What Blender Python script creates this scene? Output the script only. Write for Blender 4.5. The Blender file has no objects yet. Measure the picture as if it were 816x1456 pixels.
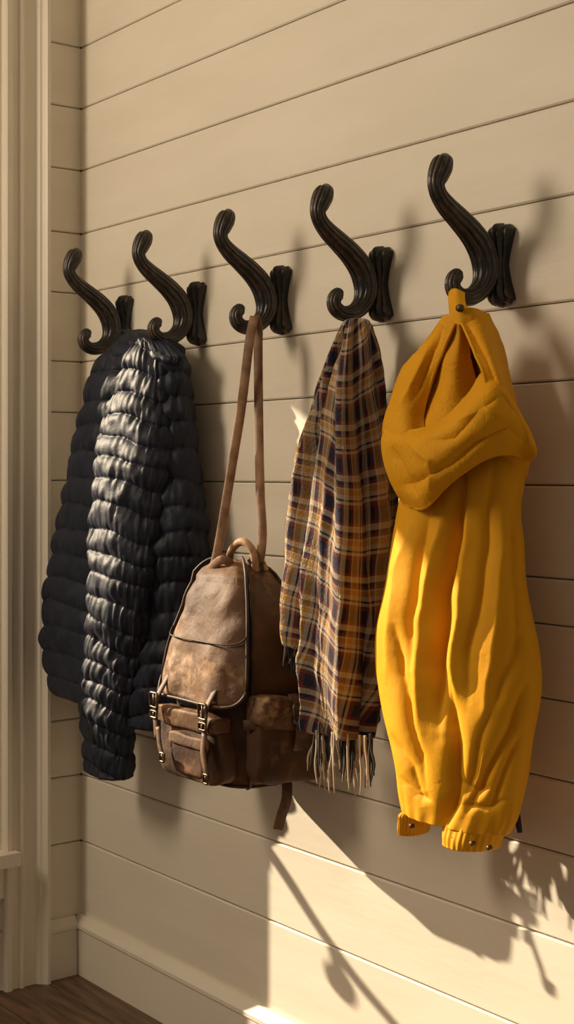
import bpy, math, random, time
from mathutils import Vector, Matrix, noise
random.seed(7)
F=2000.0
TH=math.atan(1533/2000.0); CT=math.cos(TH); ST=math.sin(TH)
CAM=Vector((2.870,-1.6,1.154)); VD=Vector((-CT,ST,0)); RD=Vector((ST,CT,0)); UD=Vector((0,0,1))
sc=bpy.context.scene

def ray(px,py): return VD+RD*((px-408)/F)+UD*((670-py)/F)
def P(px,py,v):
    r=ray(px,py); t=(1.6-v)/r.y; return CAM+r*t
def PS(px,py,s):
    r=ray(px,py); t=(s-CAM.x)/r.x; return CAM+r*t
def depth(p): return (p-CAM).dot(VD)
def proj(p):
    r=p-CAM; Z=r.dot(VD); return 408+F*r.dot(RD)/Z, 670-F*r.z/Z
def N(p): return noise.noise(p)

# ------------------------------------------------------------------ materials
def mat(name, col=(.5,.5,.5), rough=.6, col2=None, nscale=5, ndetail=4, lo=.4, hi=.6, bump=0, bscale=50, bdist=.002, metal=0, sheen=0, spec=.5, stretch=(1,1,1), edge=None, scuff=None):
    m=bpy.data.materials.new(name); m.use_nodes=True; nt=m.node_tree; b=nt.nodes['Principled BSDF']
    b.inputs['Base Color'].default_value=(*col,1); b.inputs['Roughness'].default_value=rough
    b.inputs['Metallic'].default_value=metal; b.inputs['Specular IOR Level'].default_value=spec
    if sheen: 
        b.inputs['Sheen Weight'].default_value=sheen; b.inputs['Sheen Roughness'].default_value=.5
    tc=nt.nodes.new('ShaderNodeTexCoord'); mp=nt.nodes.new('ShaderNodeMapping'); mp.inputs['Scale'].default_value=stretch
    nt.links.new(tc.outputs['Object'],mp.inputs['Vector'])
    def nz(scale,det,p0,p1):
        n=nt.nodes.new('ShaderNodeTexNoise'); n.inputs['Scale'].default_value=scale; n.inputs['Detail'].default_value=det
        nt.links.new(mp.outputs[0],n.inputs['Vector']); r=nt.nodes.new('ShaderNodeValToRGB'); r.color_ramp.elements[0].position=p0; r.color_ramp.elements[1].position=p1
        nt.links.new(n.outputs['Fac'],r.inputs['Fac']); return r
    def mixc(fac,a,c):
        mx=nt.nodes.new('ShaderNodeMix'); mx.data_type='RGBA'; nt.links.new(fac,mx.inputs[0]); nt.links.new(a,mx.inputs[6]); mx.inputs[7].default_value=(*c,1); return mx.outputs[2]
    def mul(a,c):
        mu=nt.nodes.new('ShaderNodeMath'); mu.operation='MULTIPLY'; nt.links.new(a,mu.inputs[0]); nt.links.new(c,mu.inputs[1]); return mu.outputs[0]
    if col2:
        r=nz(nscale,ndetail,lo,hi)
        r.color_ramp.elements[0].color=(*col,1); r.color_ramp.elements[1].color=(*col2,1); out=r.outputs['Color']
        if scuff:   # rubbed-through patches
            a=nz(scuff[1],10,.48,.64); c=nz(scuff[1]*8,8,.42,.64); out=mixc(mul(a.outputs[0],c.outputs[0]),out,scuff[0])
        if edge:   # worn edges from real mesh curvature
            ge=nt.nodes.new('ShaderNodeNewGeometry'); r2=nt.nodes.new('ShaderNodeValToRGB'); r2.color_ramp.elements[0].position=edge[1]; r2.color_ramp.elements[1].position=edge[2]
            nt.links.new(ge.outputs['Pointiness'],r2.inputs[0]); r3=nz(edge[3],6,.45,.6)
            out=mixc(mul(r2.outputs[0],r3.outputs[0]),out,edge[0])
        nt.links.new(out,b.inputs['Base Color'])
    if bump:
        n2=nt.nodes.new('ShaderNodeTexNoise'); n2.inputs['Scale'].default_value=bscale; n2.inputs['Detail'].default_value=5
        nt.links.new(mp.outputs[0],n2.inputs['Vector'])
        bp=nt.nodes.new('ShaderNodeBump'); bp.inputs['Strength'].default_value=bump; bp.inputs['Distance'].default_value=bdist
        nt.links.new(n2.outputs['Fac'],bp.inputs['Height']); nt.links.new(bp.outputs[0],b.inputs['Normal'])
    return m

M_wall=mat('cream_paint',(.77,.71,.60),.5,(.82,.76,.65),3,5,.35,.65,bump=.25,bscale=9,bdist=.004,stretch=(1,1,4))
M_trim=mat('trim_paint',(.78,.72,.61),.42,(.82,.76,.65),4,4,.35,.65,bump=.15,bscale=20,bdist=.003)
M_gap=mat('gap_dark',(.26,.18,.11),.9)
M_iron=mat('cast_iron',(.008,.0075,.0075),.36,(.05,.032,.02),45,8,.54,.74,bump=.6,bscale=130,bdist=.0015,spec=.6,edge=((.24,.14,.085),.51,.555,60))
M_navy=mat('navy_nylon',(.010,.013,.027),.56,(.015,.019,.036),12,4,.4,.6,bump=.5,bscale=40,bdist=.005,spec=.28)
M_yel=mat('yellow_canvas',(.70,.325,.007),.70,(.75,.36,.011),6,5,.35,.65,bump=.35,bscale=55,bdist=.003,spec=.18)
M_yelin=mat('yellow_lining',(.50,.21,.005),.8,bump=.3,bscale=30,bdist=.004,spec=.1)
M_leather=mat('worn_leather',(.032,.014,.007),.60,(.12,.056,.027),6,14,.40,.70,bump=.6,bscale=80,bdist=.002,spec=.28,edge=((.36,.20,.11),.515,.57,14),scuff=((.28,.15,.08),7))
M_leather2=mat('flap_leather',(.085,.038,.018),.62,(.20,.105,.052),7,14,.38,.68,bump=.6,bscale=90,bdist=.002,spec=.28,edge=((.44,.27,.16),.515,.57,14),scuff=((.42,.26,.15),8))
M_strap=mat('strap_leather',(.16,.078,.038),.6,(.32,.18,.09),30,6,.4,.65,bump=.3,bscale=120,bdist=.001)
M_bstrap=mat('buckle_strap_leather',(.06,.028,.013),.6,(.17,.085,.042),40,8,.4,.65,bump=.3,bscale=120,bdist=.001)
M_dark=mat('edge_leather',(.022,.011,.007),.55,(.09,.045,.025),30,6,.5,.7)
M_brass=mat('aged_brass',(.20,.14,.09),.4,(.07,.045,.03),60,4,.4,.6,metal=.9)
M_snap=mat('antique_snap',(.16,.10,.045),.5,(.09,.055,.03),60,4,.4,.6,metal=.7)
M_black=mat('black_plastic',(.01,.01,.01),.4)
M_frC=mat('fringe_cream',(.48,.39,.29),.9); M_frN=mat('fringe_navy',(.025,.022,.028),.9)

def wood():
    m=bpy.data.materials.new('dark_floorboards'); m.use_nodes=True; nt=m.node_tree; b=nt.nodes['Principled BSDF']
    tc=nt.nodes.new('ShaderNodeTexCoord'); mp=nt.nodes.new('ShaderNodeMapping'); mp.inputs['Scale'].default_value=(3,30,1)
    n=nt.nodes.new('ShaderNodeTexNoise'); n.inputs['Scale'].default_value=2; n.inputs['Detail'].default_value=8
    r=nt.nodes.new('ShaderNodeValToRGB'); r.color_ramp.elements[0].color=(.045,.024,.013,1); r.color_ramp.elements[1].color=(.20,.11,.06,1)
    r.color_ramp.elements[0].position=.3; r.color_ramp.elements[1].position=.72
    nt.links.new(tc.outputs['Object'],mp.inputs[0]); nt.links.new(mp.outputs[0],n.inputs['Vector']); nt.links.new(n.outputs['Fac'],r.inputs[0])
    nt.links.new(r.outputs[0],b.inputs['Base Color']); b.inputs['Roughness'].default_value=.4
    bp=nt.nodes.new('ShaderNodeBump'); bp.inputs['Strength'].default_value=.3; bp.inputs['Distance'].default_value=.003
    nt.links.new(n.outputs['Fac'],bp.inputs['Height']); nt.links.new(bp.outputs[0],b.inputs['Normal'])
    return m
M_floor=wood()

def plaid():
    m=bpy.data.materials.new('plaid_wool'); m.use_nodes=True; nt=m.node_tree; b=nt.nodes['Principled BSDF']
    uv=nt.nodes.new('ShaderNodeUVMap'); uv.uv_map='UVMap'
    sep=nt.nodes.new('ShaderNodeSeparateXYZ'); nt.links.new(uv.outputs[0],sep.inputs[0])
    navy=(.017,.018,.036,1); bur=(.15,.032,.023,1); cr=(.46,.38,.28,1); mu=(.40,.22,.055,1)
    stops=[(0,navy),(.21,bur),(.30,cr),(.36,navy),(.40,cr),(.49,mu),(.60,cr),(.63,bur),(.69,navy),(.76,cr),(.88,bur),(.94,navy)]
    outs=[]
    for ch in (0,1):
        fr=nt.nodes.new('ShaderNodeMath'); fr.operation='FRACT'; nt.links.new(sep.outputs[ch],fr.inputs[0])
        r=nt.nodes.new('ShaderNodeValToRGB'); r.color_ramp.interpolation='CONSTANT'
        e=r.color_ramp.elements; e[0].position=0; e[0].color=stops[0][1]; e[1].position=stops[1][0]; e[1].color=stops[1][1]
        for p,c in stops[2:]:
            q=e.new(p); q.color=c
        nt.links.new(fr.outputs[0],r.inputs[0]); outs.append(r)
    mx=nt.nodes.new('ShaderNodeMix'); mx.data_type='RGBA'; mx.inputs[0].default_value=.5
    sc_=nt.nodes.new('ShaderNodeMath'); sc_.operation='ADD'; nt.links.new(sep.outputs[0],sc_.inputs[0]); nt.links.new(sep.outputs[1],sc_.inputs[1])
    ml=nt.nodes.new('ShaderNodeMath'); ml.operation='MULTIPLY'; ml.inputs[1].default_value=150; nt.links.new(sc_.outputs[0],ml.inputs[0])
    sn=nt.nodes.new('ShaderNodeMath'); sn.operation='SINE'; nt.links.new(ml.outputs[0],sn.inputs[0])
    ma=nt.nodes.new('ShaderNodeMath'); ma.operation='MULTIPLY_ADD'; ma.inputs[1].default_value=.18; ma.inputs[2].default_value=.5; nt.links.new(sn.outputs[0],ma.inputs[0])
    nt.links.new(ma.outputs[0],mx.inputs[0]); nt.links.new(outs[0].outputs[0],mx.inputs[6]); nt.links.new(outs[1].outputs[0],mx.inputs[7])
    nt.links.new(mx.outputs[2],b.inputs['Base Color']); b.inputs['Roughness'].default_value=.95; b.inputs['Specular IOR Level'].default_value=.1
    b.inputs['Sheen Weight'].default_value=.12
    tc=nt.nodes.new('ShaderNodeTexCoord'); n=nt.nodes.new('ShaderNodeTexNoise'); n.inputs['Scale'].default_value=250; n.inputs['Detail'].default_value=4
    nt.links.new(tc.outputs['Object'],n.inputs['Vector']); bp=nt.nodes.new('ShaderNodeBump'); bp.inputs['Strength'].default_value=.8; bp.inputs['Distance'].default_value=.003
    nt.links.new(n.outputs['Fac'],bp.inputs['Height']); nt.links.new(bp.outputs[0],b.inputs['Normal'])
    return m
M_plaid=plaid()

# ------------------------------------------------------------------ mesh helpers
def crom(pts,t):
    n=len(pts)-1; x=min(max(t,0),1)*n; i=min(int(x),n-1); f=x-i
    p1=pts[i]; p2=pts[i+1]; p0=pts[i-1] if i>0 else [2*a-b for a,b in zip(p1,p2)]; p3=pts[i+2] if i+2<=n else [2*b-a for a,b in zip(p1,p2)]
    return [0.5*((2*b)+(-a+c)*f+(2*a-5*b+4*c-d)*f*f+(-a+3*b-3*c+d)*f*f*f) for a,b,c,d in zip(p0,p1,p2,p3)]
def empty(name,loc=(0,0,0)):
    e=bpy.data.objects.new(name,None); e.location=loc; sc.collection.objects.link(e); e.empty_display_size=.1; return e
def mkobj(name,vs,fs,m,parent=None,smooth=True,uvs=None):
    me=bpy.data.meshes.new(name); me.from_pydata([tuple(v) for v in vs],[],fs); me.validate(); me.update()
    if smooth: me.polygons.foreach_set('use_smooth',[True]*len(me.polygons))
    if uvs:
        l=me.uv_layers.new(name='UVMap')
        for lp in me.loops: l.data[lp.index].uv=uvs[lp.vertex_index]
    me.materials.append(m); o=bpy.data.objects.new(name,me); sc.collection.objects.link(o)
    if parent: o.parent=parent
    return o
class MB:
    def __init__(s): s.v=[]; s.f=[]
    def box(s,a,b):
        i=len(s.v); (x0,y0,z0),(x1,y1,z1)=a,b
        s.v+=[(x0,y0,z0),(x1,y0,z0),(x1,y1,z0),(x0,y1,z0),(x0,y0,z1),(x1,y0,z1),(x1,y1,z1),(x0,y1,z1)]
        s.f+=[tuple(i+k for k in q) for q in ((0,3,2,1),(4,5,6,7),(0,1,5,4),(1,2,6,5),(2,3,7,6),(3,0,4,7))]
    def rings(s,rings,closed=True,caps=True):
        i=len(s.v); n=len(rings[0])
        for r in rings: s.v+=[tuple(p) for p in r]
        for a in range(len(rings)-1):
            for b in range(n):
                c=(b+1)%n; s.f.append((i+a*n+b,i+a*n+c,i+(a+1)*n+c,i+(a+1)*n+b))
        if caps:
            s.f.append(tuple(i+k for k in range(n))[::-1]); s.f.append(tuple(i+(len(rings)-1)*n+k for k in range(n)))
    def tube(s,pts,r,ns=8,sub=1,flute=0,nf=9):
        data=[list(p)+[rr] for p,rr in zip(pts,r if hasattr(r,'__len__') else [r]*len(pts))]
        m=(len(data)-1)*sub+1
        D=[crom(data,k/(m-1)) for k in range(m)]; ps=[Vector(d[:3]) for d in D]; rs=[max(d[3],.0002) for d in D]
        up=None; rg=[]
        for k in range(m):
            T=(ps[min(k+1,m-1)]-ps[max(k-1,0)]).normalized()
            if up is None:
                up=Vector((1,0,0)) if abs(T.x)<.8 else Vector((0,0,1))
            up=(up-T*up.dot(T)).normalized(); W=T.cross(up)
            rg.append([ps[k]+(up*math.cos(q)+W*math.sin(q))*rs[k]*(1+flute*(2*abs(math.cos(nf*q/2))**.8-1)) for q in [2*math.pi*j/ns for j in range(ns)]])
        s.rings(rg)
    def ribbon(s,pts,wd,w,th,sub=6):
        m=(len(pts)-1)*sub+1; ps=[Vector(crom([list(p) for p in pts],k/(m-1))) for k in range(m)]; wd=Vector(wd); rg=[]
        for k in range(m):
            T=(ps[min(k+1,m-1)]-ps[max(k-1,0)]).normalized(); W=(wd-T*wd.dot(T)).normalized(); Nn=T.cross(W)
            rg.append([ps[k]+W*w/2*a+Nn*th/2*b for a,b in ((-1,-.5),(-.9,-1),(.9,-1),(1,-.5),(1,.5),(.9,1),(-.9,1),(-1,.5))])
        s.rings(rg)
    def extr(s,prof,a,b,fn):
        s.rings([[fn(p,a) for p in prof],[fn(p,b) for p in prof]])
    def obj(s,name,m,parent=None,smooth=True): return mkobj(name,s.v,s.f,m,parent,smooth)

def loft(name,rows,m,parent,nr=200,ns=160,disp=None,ex=2.0,cap0=.04,cap1=.04,uvf=None,ymin=.006):
    vs=[];fs=[];uv=[]
    for i in range(nr):
        t=i/(nr-1); y,xl,xr,vc,b=crom(rows,t); xm=(xl+xr)/2; C=P(xm,y,vc); Z=depth(C); w=max((xr-xl)/2*Z/F,.002)
        ang=TH+math.atan((xm-408)/F); bb=min(b,.92*w/math.cos(ang)); a=math.sqrt(w*w-(bb*math.cos(ang))**2)/math.sin(ang)
        e=1
        if t<cap0: e=math.sqrt(max(1-((cap0-t)/cap0)**2,.0004))
        if t>1-cap1: e=math.sqrt(max(1-((t-1+cap1)/cap1)**2,.0004))
        for j in range(ns):
            q=2*math.pi*j/ns; c=math.cos(q); s_=math.sin(q)
            cc=math.copysign(abs(c)**(2/ex),c); ss=math.copysign(abs(s_)**(2/ex),s_)
            p=Vector((C.x+a*e*cc,C.y-bb*e*ss,C.z)); n=Vector((c*bb,-s_*a,0)).normalized()
            if disp: 
                d=disp(q,t,p)*min(1,e*1.5); p=p+n*d
            if p.y>-ymin: p.y=-ymin-.001*abs(math.sin(q*3))
            vs.append(p); uv.append(uvf(j/ns,t,C.z) if uvf else (j/ns,t))
    for i in range(nr-1):
        for j in range(ns):
            k=(j+1)%ns; fs.append((i*ns+j,(i+1)*ns+j,(i+1)*ns+k,i*ns+k))
    fs.append(tuple(range(ns))); fs.append(tuple((nr-1)*ns+j for j in range(ns))[::-1])
    return mkobj(name,vs,fs,m,parent,True,uv)

def patch(name,grid,m,parent,nu=70,nv=70,disp=None):
    vs=[];fs=[];g=[[list(P(*c)) for c in row] for row in grid]
    for i in range(nv):
        row=[crom([g[r][c] for r in range(len(g))],i/(nv-1)) for c in range(len(g[0]))]
        for j in range(nu):
            p=Vector(crom(row,j/(nu-1)))
            if disp: p=p+Vector((0.25,-1,.1))*disp(j/(nu-1),i/(nv-1),p)
            if p.y>-.006: p.y=-.006
            vs.append(p)
    for i in range(nv-1):
        for j in range(nu-1): fs.append((i*nu+j,(i+1)*nu+j,(i+1)*nu+j+1,i*nu+j+1))
    o=mkobj(name,vs,fs,m,parent); o['nu']=nu; o['nv']=nv
    return o

# cloth simulation: fabric slightly too big for its pinned shape, so it wrinkles
sims=[]
def clothify(o,wf,grow=.10,bend=.3,tens=20,th=.003,hems='',rest=None):
    vg=o.vertex_groups.new(name='pin')
    for v in o.data.vertices: vg.add([v.index],wf(v.co),'REPLACE')
    md=o.modifiers.new('cloth','CLOTH'); s=md.settings
    s.quality=6; s.mass=.15; s.tension_stiffness=tens; s.compression_stiffness=tens; s.shear_stiffness=tens*.5; s.bending_stiffness=bend
    s.tension_damping=5; s.compression_damping=5; s.shear_damping=5; s.bending_damping=.5; s.air_damping=2
    s.vertex_group_mass='pin'; s.pin_stiffness=1.0; s.shrink_min=-grow
    if rest:
        o.shape_key_add(name='Basis'); k=o.shape_key_add(name='rest')
        for v,kd in zip(o.data.vertices,k.data): kd.co=rest(v.co)
        k.value=0; s.rest_shape_key=k
    md.collision_settings.use_collision=False
    sims.append((o,th,hems))
def run_sims(nf):
    t0=time.time(); sc.frame_start=1; sc.frame_end=nf
    for f in range(1,nf+1): sc.frame_set(f)
    dg=bpy.context.evaluated_depsgraph_get()
    res=[(o,th,h,bpy.data.meshes.new_from_object(o.evaluated_get(dg))) for o,th,h in sims]
    for o,th,h,me in res:
        o.modifiers.clear()
        for v in me.vertices:
            if v.co.y>-.006: v.co.y=-.006
        o.data=me
        if h:
            nu,nv=o['nu'],o['nv']; b=MB(); V=[v.co.copy() for v in me.vertices]
            for c in h:
                idx={'t':range(nu),'b':range((nv-1)*nu,nv*nu),'l':range(0,nv*nu,nu),'r':range(nu-1,nv*nu,nu)}[c]
                b.tube([V[i] for i in list(idx)[::2]],.0026,ns=8)
            b.obj(o.name+'_hem',M_yel,o.parent)
        if th: md=o.modifiers.new('s','SOLIDIFY'); md.thickness=th; md.offset=0
        md=o.modifiers.new('sub','SUBSURF'); md.levels=1; md.render_levels=1
    sc.frame_set(1); print('SIMTIME',time.time()-t0)

# ------------------------------------------------------------------ room shell
ZC=lambda y:1.154+(670-y)*3.2515/2000
lines=[-200,-110,-20,68,155,243,333,418,515,587,683,769,812,881,954,1021,1101,1195,1300,1379.8]
zs=[ZC(y) for y in lines]; zs=[2.72]+[z for z in zs]; zs[-1]=0
g=.0010; ch=.0026; TK=.014
wb=MB()
for a,b in zip(zs[1:],zs[:-1]):
    prof=[(TK,a+g),(ch,a+g),(0,a+g+ch),(0,b-g-ch),(ch,b-g),(TK,b-g)]
    wb.extr(prof,0.0,4.2,lambda p,t:(t,p[0],p[1]))
wall=wb.obj('wall_back',M_wall,None,False)
bk=MB(); bk.box((-.05,.012,0),(4.2,.1,2.72)); o=bk.obj('wall_back_backing',M_gap,wall,False)
U0,U1,WZ0,WZ1=.2,1.45,.307,2.42
lb=MB()
def lboards(u0,u1,za,zb):
    for a,b in zip(zs[1:],zs[:-1]):
        a2=max(a,za); b2=min(b,zb)
        if b2-a2<.02: continue
        prof=[(-TK,a2+g),(-ch,a2+g),(0,a2+g+ch),(0,b2-g-ch),(-ch,b2-g),(-TK,b2-g)]
        lb.extr(prof,-u0,-u1,lambda p,t:(p[0],t,p[1]))
lboards(0.0,U0,0,2.72); lboards(U1,3.6,0,2.72); lboards(U0,U1,0,WZ0); lboards(U0,U1,WZ1,2.72)
wl=lb.obj('wall_left',M_wall,None,False)
bk=MB()
for (u0,u1,za,zb) in ((-.1,U0,0,2.72),(U1,3.6,0,2.72),(U0,U1,0,WZ0),(U0,U1,WZ1,2.72)): bk.box((-.12,-u1,za),(-.012,-u0,zb))
bk.obj('wall_left_backing',M_gap,wl,False)
fl=MB()
y=-3.6
while y<0:
    fl.box((0,y+.001,-.03),(4.2,min(y+.14,0)-.001,0)); y+=.14
fl.obj('floor',M_floor,None,False)
cl=MB(); cl.box((-.12,-3.6,2.72),(4.2,.1,2.8)); cl.obj('ceiling',M_wall,None,False)

BH=.134
bp=[(0,0),(.018,0),(.018,BH-.03),(.022,BH-.026),(.022,BH-.018),(.014,BH-.008),(.008,BH),(0,BH)]
m=MB(); m.extr(bp,0.0,4.2,lambda p,t:(t,-p[0],p[1])); m.obj('baseboard_back',M_trim,None,False)
m=MB(); m.extr(bp,-.02,-.095,lambda p,t:(p[0],t,p[1])); m.obj('baseboard_left',M_trim,None,False)

cp=[(.093,0),(.093,.030),(.097,.035),(.104,.035),(.108,.029),(.112,.024),(.117,.022),(.121,.015),(.126,.013),(.150,.013),(.153,.018),(.158,.020),(.163,.018),(.166,.013),(.178,.013),(.181,.018),(.186,.022),(.196,.022),(.2,.018),(.2,0)]
m=MB(); m.extr(cp,0.0,2.55,lambda p,t:(p[1],-p[0],t)); m.obj('trim_1',M_trim,None,False)
m=MB(); m.extr(cp,0.0,2.55,lambda p,t:(p[1],-(1.65-p[0]),t)); m.obj('trim_2',M_trim,None,False)
win=empty('window_1',(0,-.775,1.3))
def wpart(mb,name,mt=M_trim):
    o=mb.obj(name,mt,None,False); o.parent=win; o.data.transform(Matrix.Translation((0,.775,-1.3))); return o
m=MB(); m.box((-.12,-U0-.012,WZ0),(.0,-U0,WZ1)); m.box((-.12,-U1,WZ0),(0,-U1+.012,WZ1)); m.box((-.12,-U1,WZ1-.012),(0,-U0,WZ1)); wpart(m,'jamb')
m=MB(); m.box((-.12,-U1,WZ0-.025),(.045,-.175,WZ0+.004)); wpart(m,'sill')
m=MB(); m.box((0,-U1,WZ0-.10),(.014,-.2,WZ0-.025)); wpart(m,'apron')
m=MB(); X0,X1=-.05,-.012
m.box((X0,-.322,WZ0),(X1,-U0-.012,WZ1-.012)); m.box((X0,-U1+.012,WZ0),(X1,-U1+.09,WZ1-.012))  # first stile is unseen, made extra wide to set the sun patch's left edge
m.box((X0,-U1+.012,WZ0),(X1,-U0-.012,WZ0+.05)); m.box((X0,-U1+.012,WZ1-.06),(X1,-U0-.012,WZ1-.012))
wpart(m,'sash')
m=MB(); pr=[(-.12,2.47),(-.12,2.44),(-.70,1.945),(-.72,1.945),(-.72,1.975)]
m.extr(pr,-2.3,.35,lambda p,t:(p[0],t,p[1])); wpart(m,'sun_cutoff')  # unseen slab added outside the window to block the higher sun

# ------------------------------------------------------------------ hooks
S5=1.339; SP=.282
prof=[(633,219,5),(632,226,14),(628,236,18),(623,249,17),(620,262,14),(624,277,14),(635,293,16),(652,311,18),(669,330,20),(682,350,21.5),(689,371,21.5),(690,391,20),(684,409,17),(671,421,14.5),(656,422,13.5),(645,412,13),(644,399,12.5),(650,391,11.5),(655,388,5)]
hpts=[];hr=[]
for x,y_,r in prof:
    p=PS(x,y_,S5); hpts.append((0,p.y,p.z)); hr.append(r*depth(p)/F*.86)
def make_hook():
    b=MB(); b.tube(hpts,hr,ns=108,sub=8,flute=.07,nf=12)
    zt,zb=1.530,1.418; nj=60; ni=60; base=len(b.v)
    def hw(t): return .0105+.0165*abs(2*t-1)**1.4
    for j in range(nj+1):
        t=j/nj; z=zb+(zt-zb)*t; e=math.sqrt(max(0,1-abs(2*t-1)**8)); fl_=abs(2*t-1)**1.3
        for i in range(ni+1):
            u=2*i/ni-1; h=.003+(.013+.015*fl_)*e*(max(0,1-abs(u)**3))**.5*(1+.16*math.cos(u*14))
            b.v.append((u*hw(t)*(.9+.1*e),-h if abs(u)<1 else -.001,z+.010*(1-abs(u)**2.5)*(2*t-1)*(.5+.5*math.cos(u*9.4))))
    for j in range(nj):
        for i in range(ni):
            q=base+j*(ni+1)+i; b.f.append((q,q+1,q+ni+2,q+ni+1))
    b.box((-.009,-.012,1.425),(.009,-.0003,1.524))
    return b.obj('coat_hook',M_iron)
hk=make_hook(); hk.location=(S5-4*SP,0,0)
for k in range(1,5):
    o=bpy.data.objects.new('coat_hook.%03d'%k,hk.data); o.location=(S5-(4-k)*SP,0,0); sc.collection.objects.link(o)

# ------------------------------------------------------------------ puffer jacket
pj=empty('puffer_jacket')
def puff(sp,amp,tilt,seed,wob=.25,cr=.006):
    o=Vector((seed*3.1,seed*1.7,seed))
    def d(q,t,p):
        ph=(p.z+tilt*math.cos(q)+.008*math.sin(q*2+seed))/sp+wob*N(p*6+o)+wob*.5*N(p*14+o)
        s_=abs(math.sin(math.pi*ph)); k=s_**.45
        c1=math.cos(q); c2=math.sin(q)
        puck=(1-k*.8)*.006*N(Vector((c1*10,c2*10,p.z*9))+o)
        return amp*(k-.55)+cr*N(Vector((p.x*16,p.y*16,p.z*22))+o)+cr*.6*N(Vector((c1*7,c2*7,p.z*34))+o)+puck+.010*N(p*5+o)
    return d
loft('front_panel',[(488,158,212,.085,.03),(530,133,225,.09,.05),(580,118,225,.09,.06),(660,103,225,.09,.065),(730,86,222,.09,.07),(800,72,220,.09,.07),(860,63,215,.09,.07),(930,63,212,.09,.065),(985,74,208,.09,.055),(1000,84,205,.09,.045)],M_navy,pj,300,240,puff(.054,.010,.006,1.3,.18,.005),2.2,.06,.035)
loft('back_panel',[(482,180,248,.08,.03),(520,170,262,.08,.045),(580,160,270,.08,.055),(640,160,276,.08,.06),(700,160,283,.08,.065),(780,160,290,.08,.07),(850,160,288,.08,.07),(940,160,280,.08,.065),(1000,165,270,.08,.06),(1038,180,262,.08,.05)],M_navy,pj,300,240,puff(.051,.010,-.015,4.1,.3,.007),2.2,.06,.03)
loft('sleeve',[(478,190,238,.09,.03),(510,172,246,.10,.04),(560,158,248,.105,.045),(620,146,243,.12,.046),(700,136,232,.14,.048),(780,128,224,.148,.047),(860,126,216,.148,.045),(940,121,205,.138,.042),(1010,117,193,.13,.038),(1070,116,188,.12,.036),(1105,119,185,.12,.034)],M_navy,pj,380,240,puff(.045,.009,.012,7.7,.32,.007),2.2,.05,.02)
loft('collar',[(468,180,212,.085,.015),(480,168,232,.09,.03),(495,158,250,.095,.035),(515,152,262,.095,.04),(535,160,262,.095,.03)],M_navy,pj,70,160,puff(.03,.006,.03,2.2,.5,.008),2.2,.2,.3)
m=MB()
m.ribbon([P(196,500,.10),P(186,478,.105),P(178,470,.10),P(172,480,.09),P(176,500,.09)],(1,0,0),.012,.003); m.obj('hanging_loop',M_navy,pj)

# ------------------------------------------------------------------ scarf
sf=empty('scarf')
def pleat(seed,amp,k):
    o=Vector((seed,seed*2,seed*.5))
    def d(q,t,p):
        g_=min(1,.35+t*1.6); tw=1.2*math.sin(t*2.2+seed)
        x=math.cos(q+tw*.3); y=math.sin(q+tw*.3)
        n=N(Vector((x*1.6,y*1.6,t*1.3))+o); r=1-2.2*abs(n)
        return amp*g_*(math.sin(k*q+tw+seed+2.0*N(Vector((t*1.8,seed,0)))) + 1.2*(r-.5))+.006*N(p*14+o)+.003*N(p*30+o)
    return d
def suv(du,dv,tw): return lambda u,t,z:(u*7+du+tw*math.sin(t*3.1)*.8,z/.080+dv+.35*math.sin(u*6.28+t*2))
loft('long_end_back',[(452,490,524,.095,.018),(500,469,534,.10,.03),(560,448,540,.10,.038),(640,428,538,.10,.042),(720,415,530,.10,.045),(800,406,520,.10,.045),(870,403,510,.10,.043),(925,407,495,.10,.036)],M_plaid,sf,180,240,pleat(1.7,.010,6),2,.02,.02,suv(0,0,.5))
loft('long_end_side',[(456,498,526,.075,.018),(500,500,542,.06,.028),(580,500,548,.055,.030),(640,500,560,.055,.032),(700,500,564,.055,.032),(780,498,558,.052,.030),(860,495,548,.052,.030),(960,490,540,.06,.03),(1030,480,534,.07,.026)],M_plaid,sf,180,240,pleat(8.7,.008,4),2,.02,.02,suv(.5,.6,-.4))
loft('long_end_front',[(452,496,523,.105,.018),(500,484,530,.12,.03),(560,472,532,.135,.036),(640,462,535,.145,.04),(710,456,540,.15,.042),(800,448,538,.15,.04),(900,442,534,.145,.036),(980,440,530,.14,.032),(1048,442,522,.135,.026)],M_plaid,sf,220,260,pleat(4.4,.014,4),2,.02,.012,suv(.3,.2,.7))
def fringe(name,x0,x1,y0,y1,v0,v1,n,ln,m_):
    b=MB()
    for k in range(n):
        t=random.random(); p=P(x0+(x1-x0)*t,y0+(y1-y0)*t-4,random.uniform(v0,v1)); L=ln*random.uniform(.6,1.1); sx=random.gauss(0,.005); sy=random.gauss(0,.004)
        pts=[p,p+Vector((sx*.2,sy*.2,-L*.3)),p+Vector((sx*.8+random.gauss(0,.003),sy*.7,-L*.65)),p+Vector((sx*1.2,sy*1.3,-L))]
        b.tube(pts,[.0022,.0018,.0018,.0008],ns=6,sub=5)
    return b.obj(name,m_,sf)
fringe('fringe_1',446,520,1042,1050,.11,.165,40,.092,M_frC); fringe('fringe_2',448,530,1030,1048,.09,.165,40,.082,M_frN)
fringe('fringe_3',406,440,905,930,.08,.13,26,.06,M_frN); fringe('fringe_4',406,440,905,930,.08,.13,10,.06,M_frC)

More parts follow.
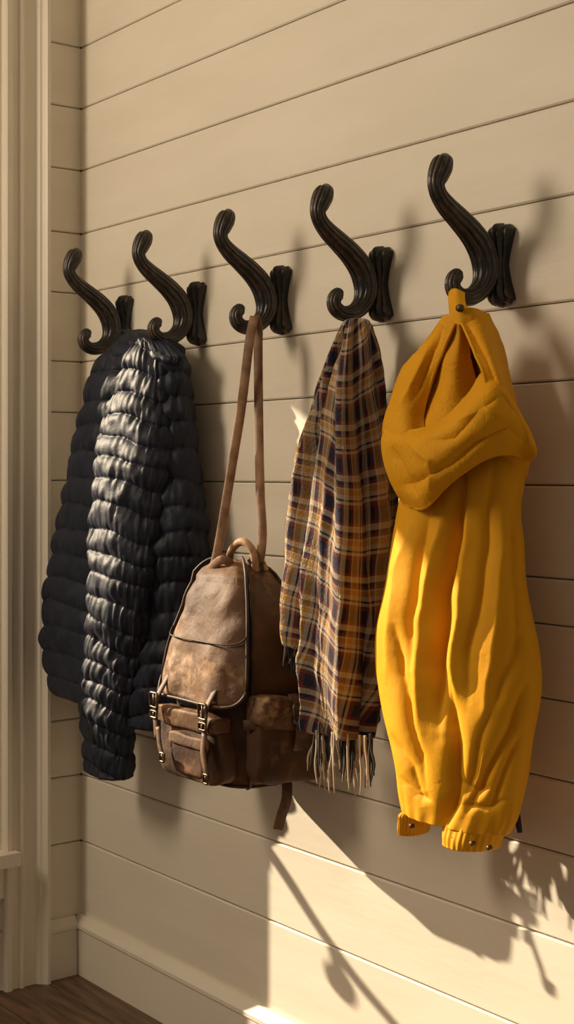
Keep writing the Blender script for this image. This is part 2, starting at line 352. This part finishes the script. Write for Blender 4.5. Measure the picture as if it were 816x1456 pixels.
# ------------------------------------------------------------------ raincoat
rc=empty('raincoat')
FL=[([(662,640),(648,740),(630,840),(618,950),(620,1050)],10,-.028),
    ([(634,960),(646,1060),(642,1130),(626,1190)],9,-.020),
    ([(640,690),(614,790),(598,880),(592,980),(602,1080)],9,.010),
    ([(612,715),(592,800),(580,880),(584,960)],6,-.013),
    ([(562,880),(568,960),(588,1050),(604,1130)],6,-.013),
    ([(590,725),(566,810),(554,900),(550,980)],8,.007),
    ([(556,1040),(584,1090),(600,1150)],5,-.009),
    ([(667,650),(662,750),(652,850),(642,950),(642,1020)],10,.010),
    ([(700,645),(696,730),(688,820),(668,930),(662,1010)],8,-.010),
    ([(712,700),(712,800),(704,900),(692,1000),(674,1110)],11,.007),
    ([(738,690),(730,770),(736,860),(734,950)],7,-.010),
    ([(752,960),(722,1040),(690,1100),(658,1165)],7,-.014),
    ([(700,1000),(676,1070),(656,1140)],6,-.010),
    ([(740,1040),(718,1100),(694,1160)],6,-.010),
    ([(752,880),(716,960),(700,1010)],7,-.008),
    ([(570,1100),(590,1130),(612,1140)],4,-.006),([(640,1110),(670,1125),(700,1120)],5,-.005),([(650,1145),(690,1150),(725,1135)],4,-.005)]
def segd(x,y,a,b):
    dx,dy=b[0]-a[0],b[1]-a[1]; t=max(0,min(1,((x-a[0])*dx+(y-a[1])*dy)/(dx*dx+dy*dy)))
    return math.hypot(x-a[0]-t*dx,y-a[1]-t*dy),t
def lines_disp(p,L):
    x,y=proj(p); d=0
    wx=x+4*N(Vector((x*.02,y*.02,3)))
    for pts,w,a in L:
        best=1e9;bt=0;n=len(pts)-1
        for k in range(n):
            dd,t=segd(wx,y,pts[k],pts[k+1])
            if dd<best: best=dd;bt=(k+t)/n
        if best>w*5: continue
        taper=min(1,math.sin(math.pi*min(max(bt,.02),.98))*1.5)
        d+=a*taper*math.exp(-(best/w)**1.15)
    return d
def bodydisp(q,t,p):
    f=lines_disp(p,FL) if math.sin(q)>-.2 or math.cos(q)>.2 else 0
    low=max(0,t-.78)*4.5
    return f+.010*N(Vector((p.x*6,p.y*6,p.z*3)))+.005*N(p*11)+low*(.006*N(Vector((p.x*14,p.y*14,p.z*20)))+.0012*math.sin(q*22+4*N(p*8)))
body=loft('body',[(592,610,724,.085,.04),(630,588,738,.095,.05),(672,574,740,.105,.058),(720,566,738,.11,.063),(790,553,741,.115,.068),(860,541,749,.12,.072),(920,533,757,.12,.074),(990,538,759,.12,.072),(1060,551,750,.12,.066),(1110,561,742,.12,.06),(1145,564,735,.12,.050),(1170,566,724,.12,.045)],M_yel,rc,200,210,bodydisp,2.05,.05,.01)
BC=sum((v.co for v in body.data.vertices),Vector())/len(body.data.vertices)
def wbody(c):
    x,y=proj(c)
    if y<610 or y>1164: return 1.0
    return .36+.4*max(0,(y-1115)/50)
def rbody(c): return Vector((BC.x+(c.x-BC.x)*1.08,BC.y+(c.y-BC.y)*1.08,BC.z+(c.z-BC.z)*1.03))
clothify(body,wbody,0,.3,15,0,rest=rbody)
cf=lambda q,t,p:.006*N(p*16)+.003*N(p*45)+.0006*math.sin(q*26+3*N(p*10))
loft('cuff',[(1158,632,718,.12,.040),(1176,630,715,.12,.043),(1190,628,712,.12,.045),(1204,629,708,.12,.044)],M_yel,rc,50,200,cf,2.2,.25,.08)
loft('hem_band',[(1148,566,616,.12,.036),(1162,565,613,.12,.039),(1176,565,609,.12,.039),(1187,568,605,.12,.037)],M_yel,rc,40,160,cf,2.2,.25,.08)
b=MB()
for x,y_,v in ((642,1192,.160),(668,1200,.161),(692,1206,.146),(582,1175,.155)):
    p=P(x,y_,v+.001); b.tube([p+Vector((0,.008,0)),p+Vector((0,.002,0)),p+Vector((0,.001,0))],[.0036,.0036,.0015],ns=16)
b.obj('snaps',M_snap,rc)
HL=[([(556,632),(572,668),(596,708)],7,-.010),([(600,628),(640,622),(680,585),(716,560)],7,-.009),([(566,690),(600,680),(640,655),(690,618)],8,-.011),
    ([(620,660),(668,628),(720,606),(752,636)],6,-.010),([(704,550),(732,590),(752,634)],6,-.010),([(576,625),(610,655),(612,700)],6,.007),([(648,600),(690,580),(730,598)],8,.007)]
brim=[
 [(546,613,.175),(588,612,.19),(628,598,.18),(664,562,.165),(694,528,.14),(730,585,.10)],
 [(541,626,.185),(590,628,.212),(634,613,.212),(676,578,.195),(712,552,.165),(752,612,.11)],
 [(545,658,.185),(592,666,.216),(638,642,.216),(684,606,.198),(724,586,.165),(763,640,.12)],
 [(558,692,.178),(598,700,.208),(640,664,.206),(688,632,.188),(730,618,.155),(760,652,.11)],
 [(574,716,.16),(604,722,.192),(642,684,.192),(690,652,.172),(728,645,.14),(748,655,.09)]]
o=patch('hood_brim',brim,M_yel,rc,130,76,lambda u,v,p:lines_disp(p,HL)+.006*N(p*8)); clothify(o,lambda c:.40,.035,.6,15,.004,'tb')
LL=[([(632,460),(604,520),(582,575)],5,-.012),([(618,480),(592,530),(566,590)],5,.006)]
o=patch('hood_left_side',[
 [(632,452,.12),(638,448,.125),(650,452,.13)],
 [(602,495,.12),(612,494,.14),(628,500,.14)],
 [(572,528,.13),(590,532,.16),(612,545,.145)],
 [(556,572,.15),(575,577,.18),(600,588,.16)],
 [(547,612,.165),(572,620,.19),(602,618,.17)],
 [(552,640,.15),(580,650,.17),(610,640,.15)]],M_yel,rc,50,90,lambda u,v,p:lines_disp(p,LL)+.008*N(p*9)); clothify(o,lambda c:.40,.04,.6,15,.004,'lr')
RL=[([(660,455),(690,510),(708,560)],5,-.008),([(690,450),(712,510),(728,570)],5,.005)]
o=patch('hood_right_side',[
 [(646,438,.13),(672,438,.115),(692,446,.08)],
 [(660,470,.15),(688,474,.135),(711,488,.08)],
 [(676,505,.165),(702,510,.15),(722,532,.08)],
 [(690,540,.17),(715,548,.155),(736,588,.08)],
 [(700,590,.15),(730,600,.14),(757,632,.09)],
 [(700,640,.13),(730,660,.11),(742,700,.08)]],M_yel,rc,50,90,lambda u,v,p:lines_disp(p,RL)+.006*N(p*9)); clothify(o,lambda c:.42,.03,.6,15,.004,'lr')
LN=[([(630,480),(626,540),(640,600)],7,-.02),([(670,480),(668,540),(660,600)],7,-.02),([(650,470),(648,530),(645,600)],7,.02),([(690,500),(688,560)],5,.015),([(610,510),(606,580)],5,.015)]
o=patch('hood_lining',[
 [(636,455,.10),(655,452,.11),(680,450,.09)],
 [(608,500,.11),(650,495,.085),(700,500,.08)],
 [(586,545,.12),(645,545,.085),(710,545,.09)],
 [(572,590,.14),(645,590,.115),(716,590,.10)],
 [(570,640,.15),(645,640,.16),(720,640,.13)]],M_yelin,rc,80,80,lambda u,v,p:lines_disp(p,LN)+.010*N(p*12)); clothify(o,lambda c:.42,.06,.5,15,.003)
o=patch('inner_fold',[
 [(642,455,.12),(650,452,.13),(662,455,.12)],
 [(638,485,.11),(650,480,.130),(664,492,.11)],
 [(628,515,.12),(648,510,.135),(670,525,.11)],
 [(610,560,.135),(640,555,.150),(676,565,.12)],
 [(596,610,.155),(635,605,.17),(680,600,.14)]],M_yel,rc,50,80,lambda u,v,p:.012*N(p*16)); clothify(o,lambda c:.42,.06,.5,15,.003,'lr')
o=patch('hanger_tab',[
 [(638,412,.118),(648,410,.125),(661,416,.12)],
 [(637,425,.13),(648,424,.135),(662,430,.13)],
 [(638,440,.137),(650,440,.142),(668,446,.135)],
 [(640,458,.14),(654,462,.145),(674,462,.13)]],M_yel,rc,30,40); md=o.modifiers.new('s','SOLIDIFY'); md.thickness=.005
b=MB(); p=P(653,438,.147); b.tube([p+Vector((0,.004,0)),p,p+Vector((0,-.003,0)),p+Vector((0,-.004,0))],[.006,.006,.005,.002],ns=16); b.obj('tab_snap',M_snap,rc)
b=MB(); b.tube([P(731,1140,.03),P(735,1160,.03),P(739,1184,.03)],[.004,.005,.004],ns=10,sub=3); b.tube([P(728,1100,.04),P(730,1125,.03),P(732,1142,.03)],.0015,ns=6,sub=4); b.obj('drawcord_toggle',M_black,rc)

# ------------------------------------------------------------------ backpack
bg=empty('leather_backpack')
BX,BV=.778,.108
brow=[(.592,.070,.050),(.598,.095,.068),(.615,.112,.080),(.66,.120,.087),(.76,.119,.087),(.84,.114,.083),(.90,.104,.075),(.94,.088,.063),(.966,.066,.047),(.982,.040,.028),(.987,.012,.008)]
def bsurf(q,t,off=0,ex=3.6):
    z,a,b_=crom(brow,t); c=math.cos(q); s_=math.sin(q)
    cc=math.copysign(abs(c)**(2/ex),c); ss=math.copysign(abs(s_)**(2/ex),s_)
    lean=.010*(z-.6)/.4
    p=Vector((BX+(a+off)*cc-lean*.6,-BV+lean-(b_+off)*ss,z+(off if t>.75 else 0)))
    n=.008*N(p*10)+.0035*N(p*30)
    return p+Vector((c,-s_,0))*n
vs=[];fs=[];nr,ns=140,160
for i in range(nr):
    for j in range(ns): vs.append(bsurf(2*math.pi*j/ns,i/(nr-1)))
for i in range(nr-1):
    for j in range(ns):
        k=(j+1)%ns; fs.append((i*ns+j,i*ns+k,(i+1)*ns+k,(i+1)*ns+j))
fs.append(tuple(range(ns))[::-1]); fs.append(tuple((nr-1)*ns+j for j in range(ns)))
mkobj('body',vs,fs,M_leather,bg)
def skin(name,q0,q1,t0,t1,off,m_,th=.005,nu=80,nv=60,tf=None):
    vs=[];fs=[]
    for i in range(nv):
        for j in range(nu):
            u=j/(nu-1); w=i/(nv-1); q=q0+(q1-q0)*u; t=t0+(t1-t0)*w
            if tf: t=tf(u,w)
            o_=off(u,w) if callable(off) else off
            vs.append(bsurf(q,t,o_+.002*N(Vector((u*5,w*5,q0)))))
    for i in range(nv-1):
        for j in range(nu-1): fs.append((i*nu+j,i*nu+j+1,(i+1)*nu+j+1,(i+1)*nu+j))
    o=mkobj(name,vs,fs,m_,bg); md=o.modifiers.new('s','SOLIDIFY'); md.thickness=th; md.offset=1
    return o
D=math.radians
def flap_t(u,w):
    bot=.385+.03*(abs(2*u-1)**6); return bot+(.985-bot)*w
FO=lambda u,w:.007+.018*max(0,1-w*3)
skin('flap',D(32),D(148),0,0,FO,M_leather2,.005,110,90,flap_t)
b=MB(); b.tube([bsurf(D(32),flap_t(0,w/20),.012+.016*max(0,1-w*.15)) for w in range(21)],.0028,ns=8); b.tube([bsurf(D(148),flap_t(1,w/20),.012+.016*max(0,1-w*.15)) for w in range(21)],.0028,ns=8)
b.tube([bsurf(D(32+116*u/30),flap_t(u/30,0),.029) for u in range(31)],.0028,ns=8)
b.tube([bsurf(D(32+116*u/30),flap_t(u/30,.22),.0190) for u in range(31)],.0014,ns=8)
b.tube([bsurf(D(-20),t/20,.002) for t in range(1,20)],.003,ns=8); b.tube([bsurf(D(25),t/20,.003) for t in range(1,20)],.0032,ns=8)
b.tube([bsurf(D(j*10),.13,.003) for j in range(37)],.003,ns=8)
b.obj('piping',M_dark,bg)
def rbox(name,c,h,m_,ex=4,n=64,tz=0,rot=0):
    vs=[];fs=[];R=40
    for i in range(R+1):
        ph=-math.pi/2+math.pi*i/R; sz=math.sin(ph); cz=math.cos(ph)
        zz=math.copysign(abs(sz)**(2/ex),sz); rr=abs(cz)**(2/ex)
        for j in range(n):
            q=2*math.pi*j/n; co=math.cos(q); si=math.sin(q)
            dx,dy,dz=h[0]*rr*math.copysign(abs(co)**(2/ex),co)*(1+tz*zz),h[1]*rr*math.copysign(abs(si)**(2/ex),si)*(1+tz*zz),h[2]*zz
            dy,dz=dy*math.cos(rot)-dz*math.sin(rot),dy*math.sin(rot)+dz*math.cos(rot)
            p=Vector((c[0]+dx,c[1]+dy,c[2]+dz))
            vs.append(p+Vector((.006*N(p*22),.006*N(p*22+Vector((5,0,0))),.004*N(p*20))))
    for i in range(R):
        for j in range(n):
            k=(j+1)%n; fs.append((i*n+j,i*n+k,(i+1)*n+k,(i+1)*n+j))
    return mkobj(name,vs,fs,m_,bg)
rbox('front_pocket',(.772,-.194,.665),(.098,.024,.062),M_leather,6)
rbox('front_pocket_flap',(.772,-.204,.712),(.101,.021,.017),M_leather2,6)
rbox('inner_pocket',(.785,-.212,.652),(.055,.013,.036),M_leather,6)
rbox('inner_pocket_flap',(.785,-.218,.678),(.058,.012,.011),M_leather2,6)
rbox('side_pocket',(.908,-.100,.680),(.030,.072,.070),M_leather,6,rot=-.08)
rbox('side_pocket_flap',(.915,-.100,.730),(.031,.076,.028),M_leather2,6,rot=-.18)
b=MB()
for s_ in (.692,.850):
    b.ribbon([(s_,-.200,.785),(s_,-.214,.765),(s_,-.229,.74),(s_,-.232,.705),(s_+.004,-.232,.67)],(1,0,0),.013,.0035)
b.ribbon([(.850,-.232,.70),(.854,-.238,.67),(.864,-.240,.645),(.872,-.240,.622)],(1,.2,0),.011,.003)
b.ribbon([(.70,-.232,.69),(.712,-.236,.66),(.728,-.238,.635)],(1,.2,0),.010,.003)
b.ribbon([(.930,-.10,.765),(.950,-.10,.745),(.952,-.10,.70),(.945,-.10,.67)],(0,1,0),.022,.004)
b.ribbon([(.895,-.18,.715),(.945,-.15,.722),(.952,-.10,.736),(.945,-.04,.750)],(0,0,1),.018,.004)
b.ribbon([(.90,-.09,.612),(.912,-.10,.58),(.904,-.105,.55),(.900,-.11,.525)],(.6,1,0),.018,.005)
b.obj('buckle_straps',M_bstrap,bg)
b=MB()
def ringb(c,w,h,ax):
    c=Vector(c); A=Vector(ax); pts=[c+A*w/2*x+Vector((0,0,h/2*z)) for x,z in ((-1,-1),(0,-1.08),(1,-1),(1.08,0),(1,1),(0,1.08),(-1,1),(-1.08,0),(-1,-1))]
    b.tube(pts,.0024,ns=8,sub=3); b.tube([c+Vector((0,0,h/2)),c-Vector((0,0,h/2))],.0018,ns=6)
for s_ in (.692,.850): ringb((s_,-.236,.738),.022,.024,(1,0,0)); ringb((s_,-.236,.712),.019,.011,(1,0,0))
ringb((.956,-.10,.736),.034,.030,(0,1,0)); ringb((.872,-.244,.626),.012,.014,(1,0,0)); ringb((.728,-.241,.640),.012,.014,(1,0,0))
b.obj('buckles',M_brass,bg)
b=MB()
h0=P(326,806,.10); h1=P(364,812,.10)
b.tube([h0+Vector((0,0,-.01)),P(328,785,.11),P(344,770,.115),P(360,785,.11),h1+Vector((0,0,-.01))],[.008,.007,.0075,.007,.008],ns=12,sub=6)
b.obj('carry_handle',M_leather2,bg)
b=MB()
b.ribbon([P(303,812,.14),P(312,770,.13),P(327,680,.12),P(343,580,.115),P(354,490,.11),P(359,462,.098),P(362,450,.09)],(1,.8,0),.017,.004,8)
b.ribbon([P(362,450,.09),P(367,465,.085),P(367,500,.085),P(368,600,.09),P(370,700,.095),P(373,760,.10),P(369,800,.10)],(1,.6,0),.017,.004,8)
b.ribbon([P(296,812,.145),P(306,802,.15),P(316,796,.15),P(326,800,.14),P(332,812,.13)],(0,-.3,1),.016,.004)
b.ribbon([P(352,806,.10),P(362,796,.10),P(372,800,.095),P(378,812,.09)],(0,-.3,1),.016,.004)
b.obj('shoulder_straps',M_strap,bg)

# unseen arm and knob, invented to cast the hook-shaped shadow on the wall
b=MB(); b.tube([(-.008,-.300,.765),(-.008,-.34,.748),(-.008,-.385,.72),(-.008,-.43,.702),(-.008,-.49,.698)],[.012,.011,.010,.010,.009],ns=12,sub=5)
b.tube([(-.008,-.402,.71),(-.008,-.408,.688),(-.008,-.411,.675),(-.008,-.412,.660),(-.008,-.412,.644),(-.008,-.412,.640)],[.008,.008,.017,.019,.014,.003],ns=16,sub=4)
b.box((-.014,-.32,.72),(-.002,-.30,.81))
wpart(b,'shadow_arm',M_iron)

run_sims(24)

# ------------------------------------------------------------------ lights
def sun(D_,e,col,ang):
    l=bpy.data.lights.new('sun','SUN'); l.energy=e; l.color=col; l.angle=math.radians(ang); o=bpy.data.objects.new('sun',l)
    o.rotation_euler=Vector(D_).to_track_quat('-Z','Y').to_euler(); o.location=(-3,-1.5,3); sc.collection.objects.link(o)
sun((1,.435,-.445),9.0,(1,.82,.58),.6)
def area(name,loc,tgt,size,e,col):
    l=bpy.data.lights.new(name,'AREA'); l.shape='DISK'; l.size=size; l.energy=e; l.color=col; o=bpy.data.objects.new(name,l); o.location=loc
    o.rotation_euler=(Vector(tgt)-Vector(loc)).to_track_quat('-Z','Y').to_euler(); sc.collection.objects.link(o)
area('soft_fill',(.15,-1.9,2.15),(1.35,0,1.3),.8,30,(1,.82,.60))  # unseen fill light, added to brighten the wall and garments
w=bpy.data.worlds.new('world'); sc.world=w; w.use_nodes=True; bgn=w.node_tree.nodes['Background']; bgn.inputs[0].default_value=(1,.84,.65,1); bgn.inputs[1].default_value=.20
sc.view_settings.view_transform='Standard'; sc.view_settings.look='None'; sc.view_settings.exposure=0.0

cd=bpy.data.cameras.new('camera'); co=bpy.data.objects.new('camera',cd); sc.collection.objects.link(co)
cd.sensor_fit='VERTICAL'; cd.sensor_height=36; cd.lens=F/1456*36; cd.shift_y=-58/1456; cd.clip_start=.01
co.location=CAM; co.rotation_euler=(math.pi/2,0,math.pi/2-TH); sc.camera=co
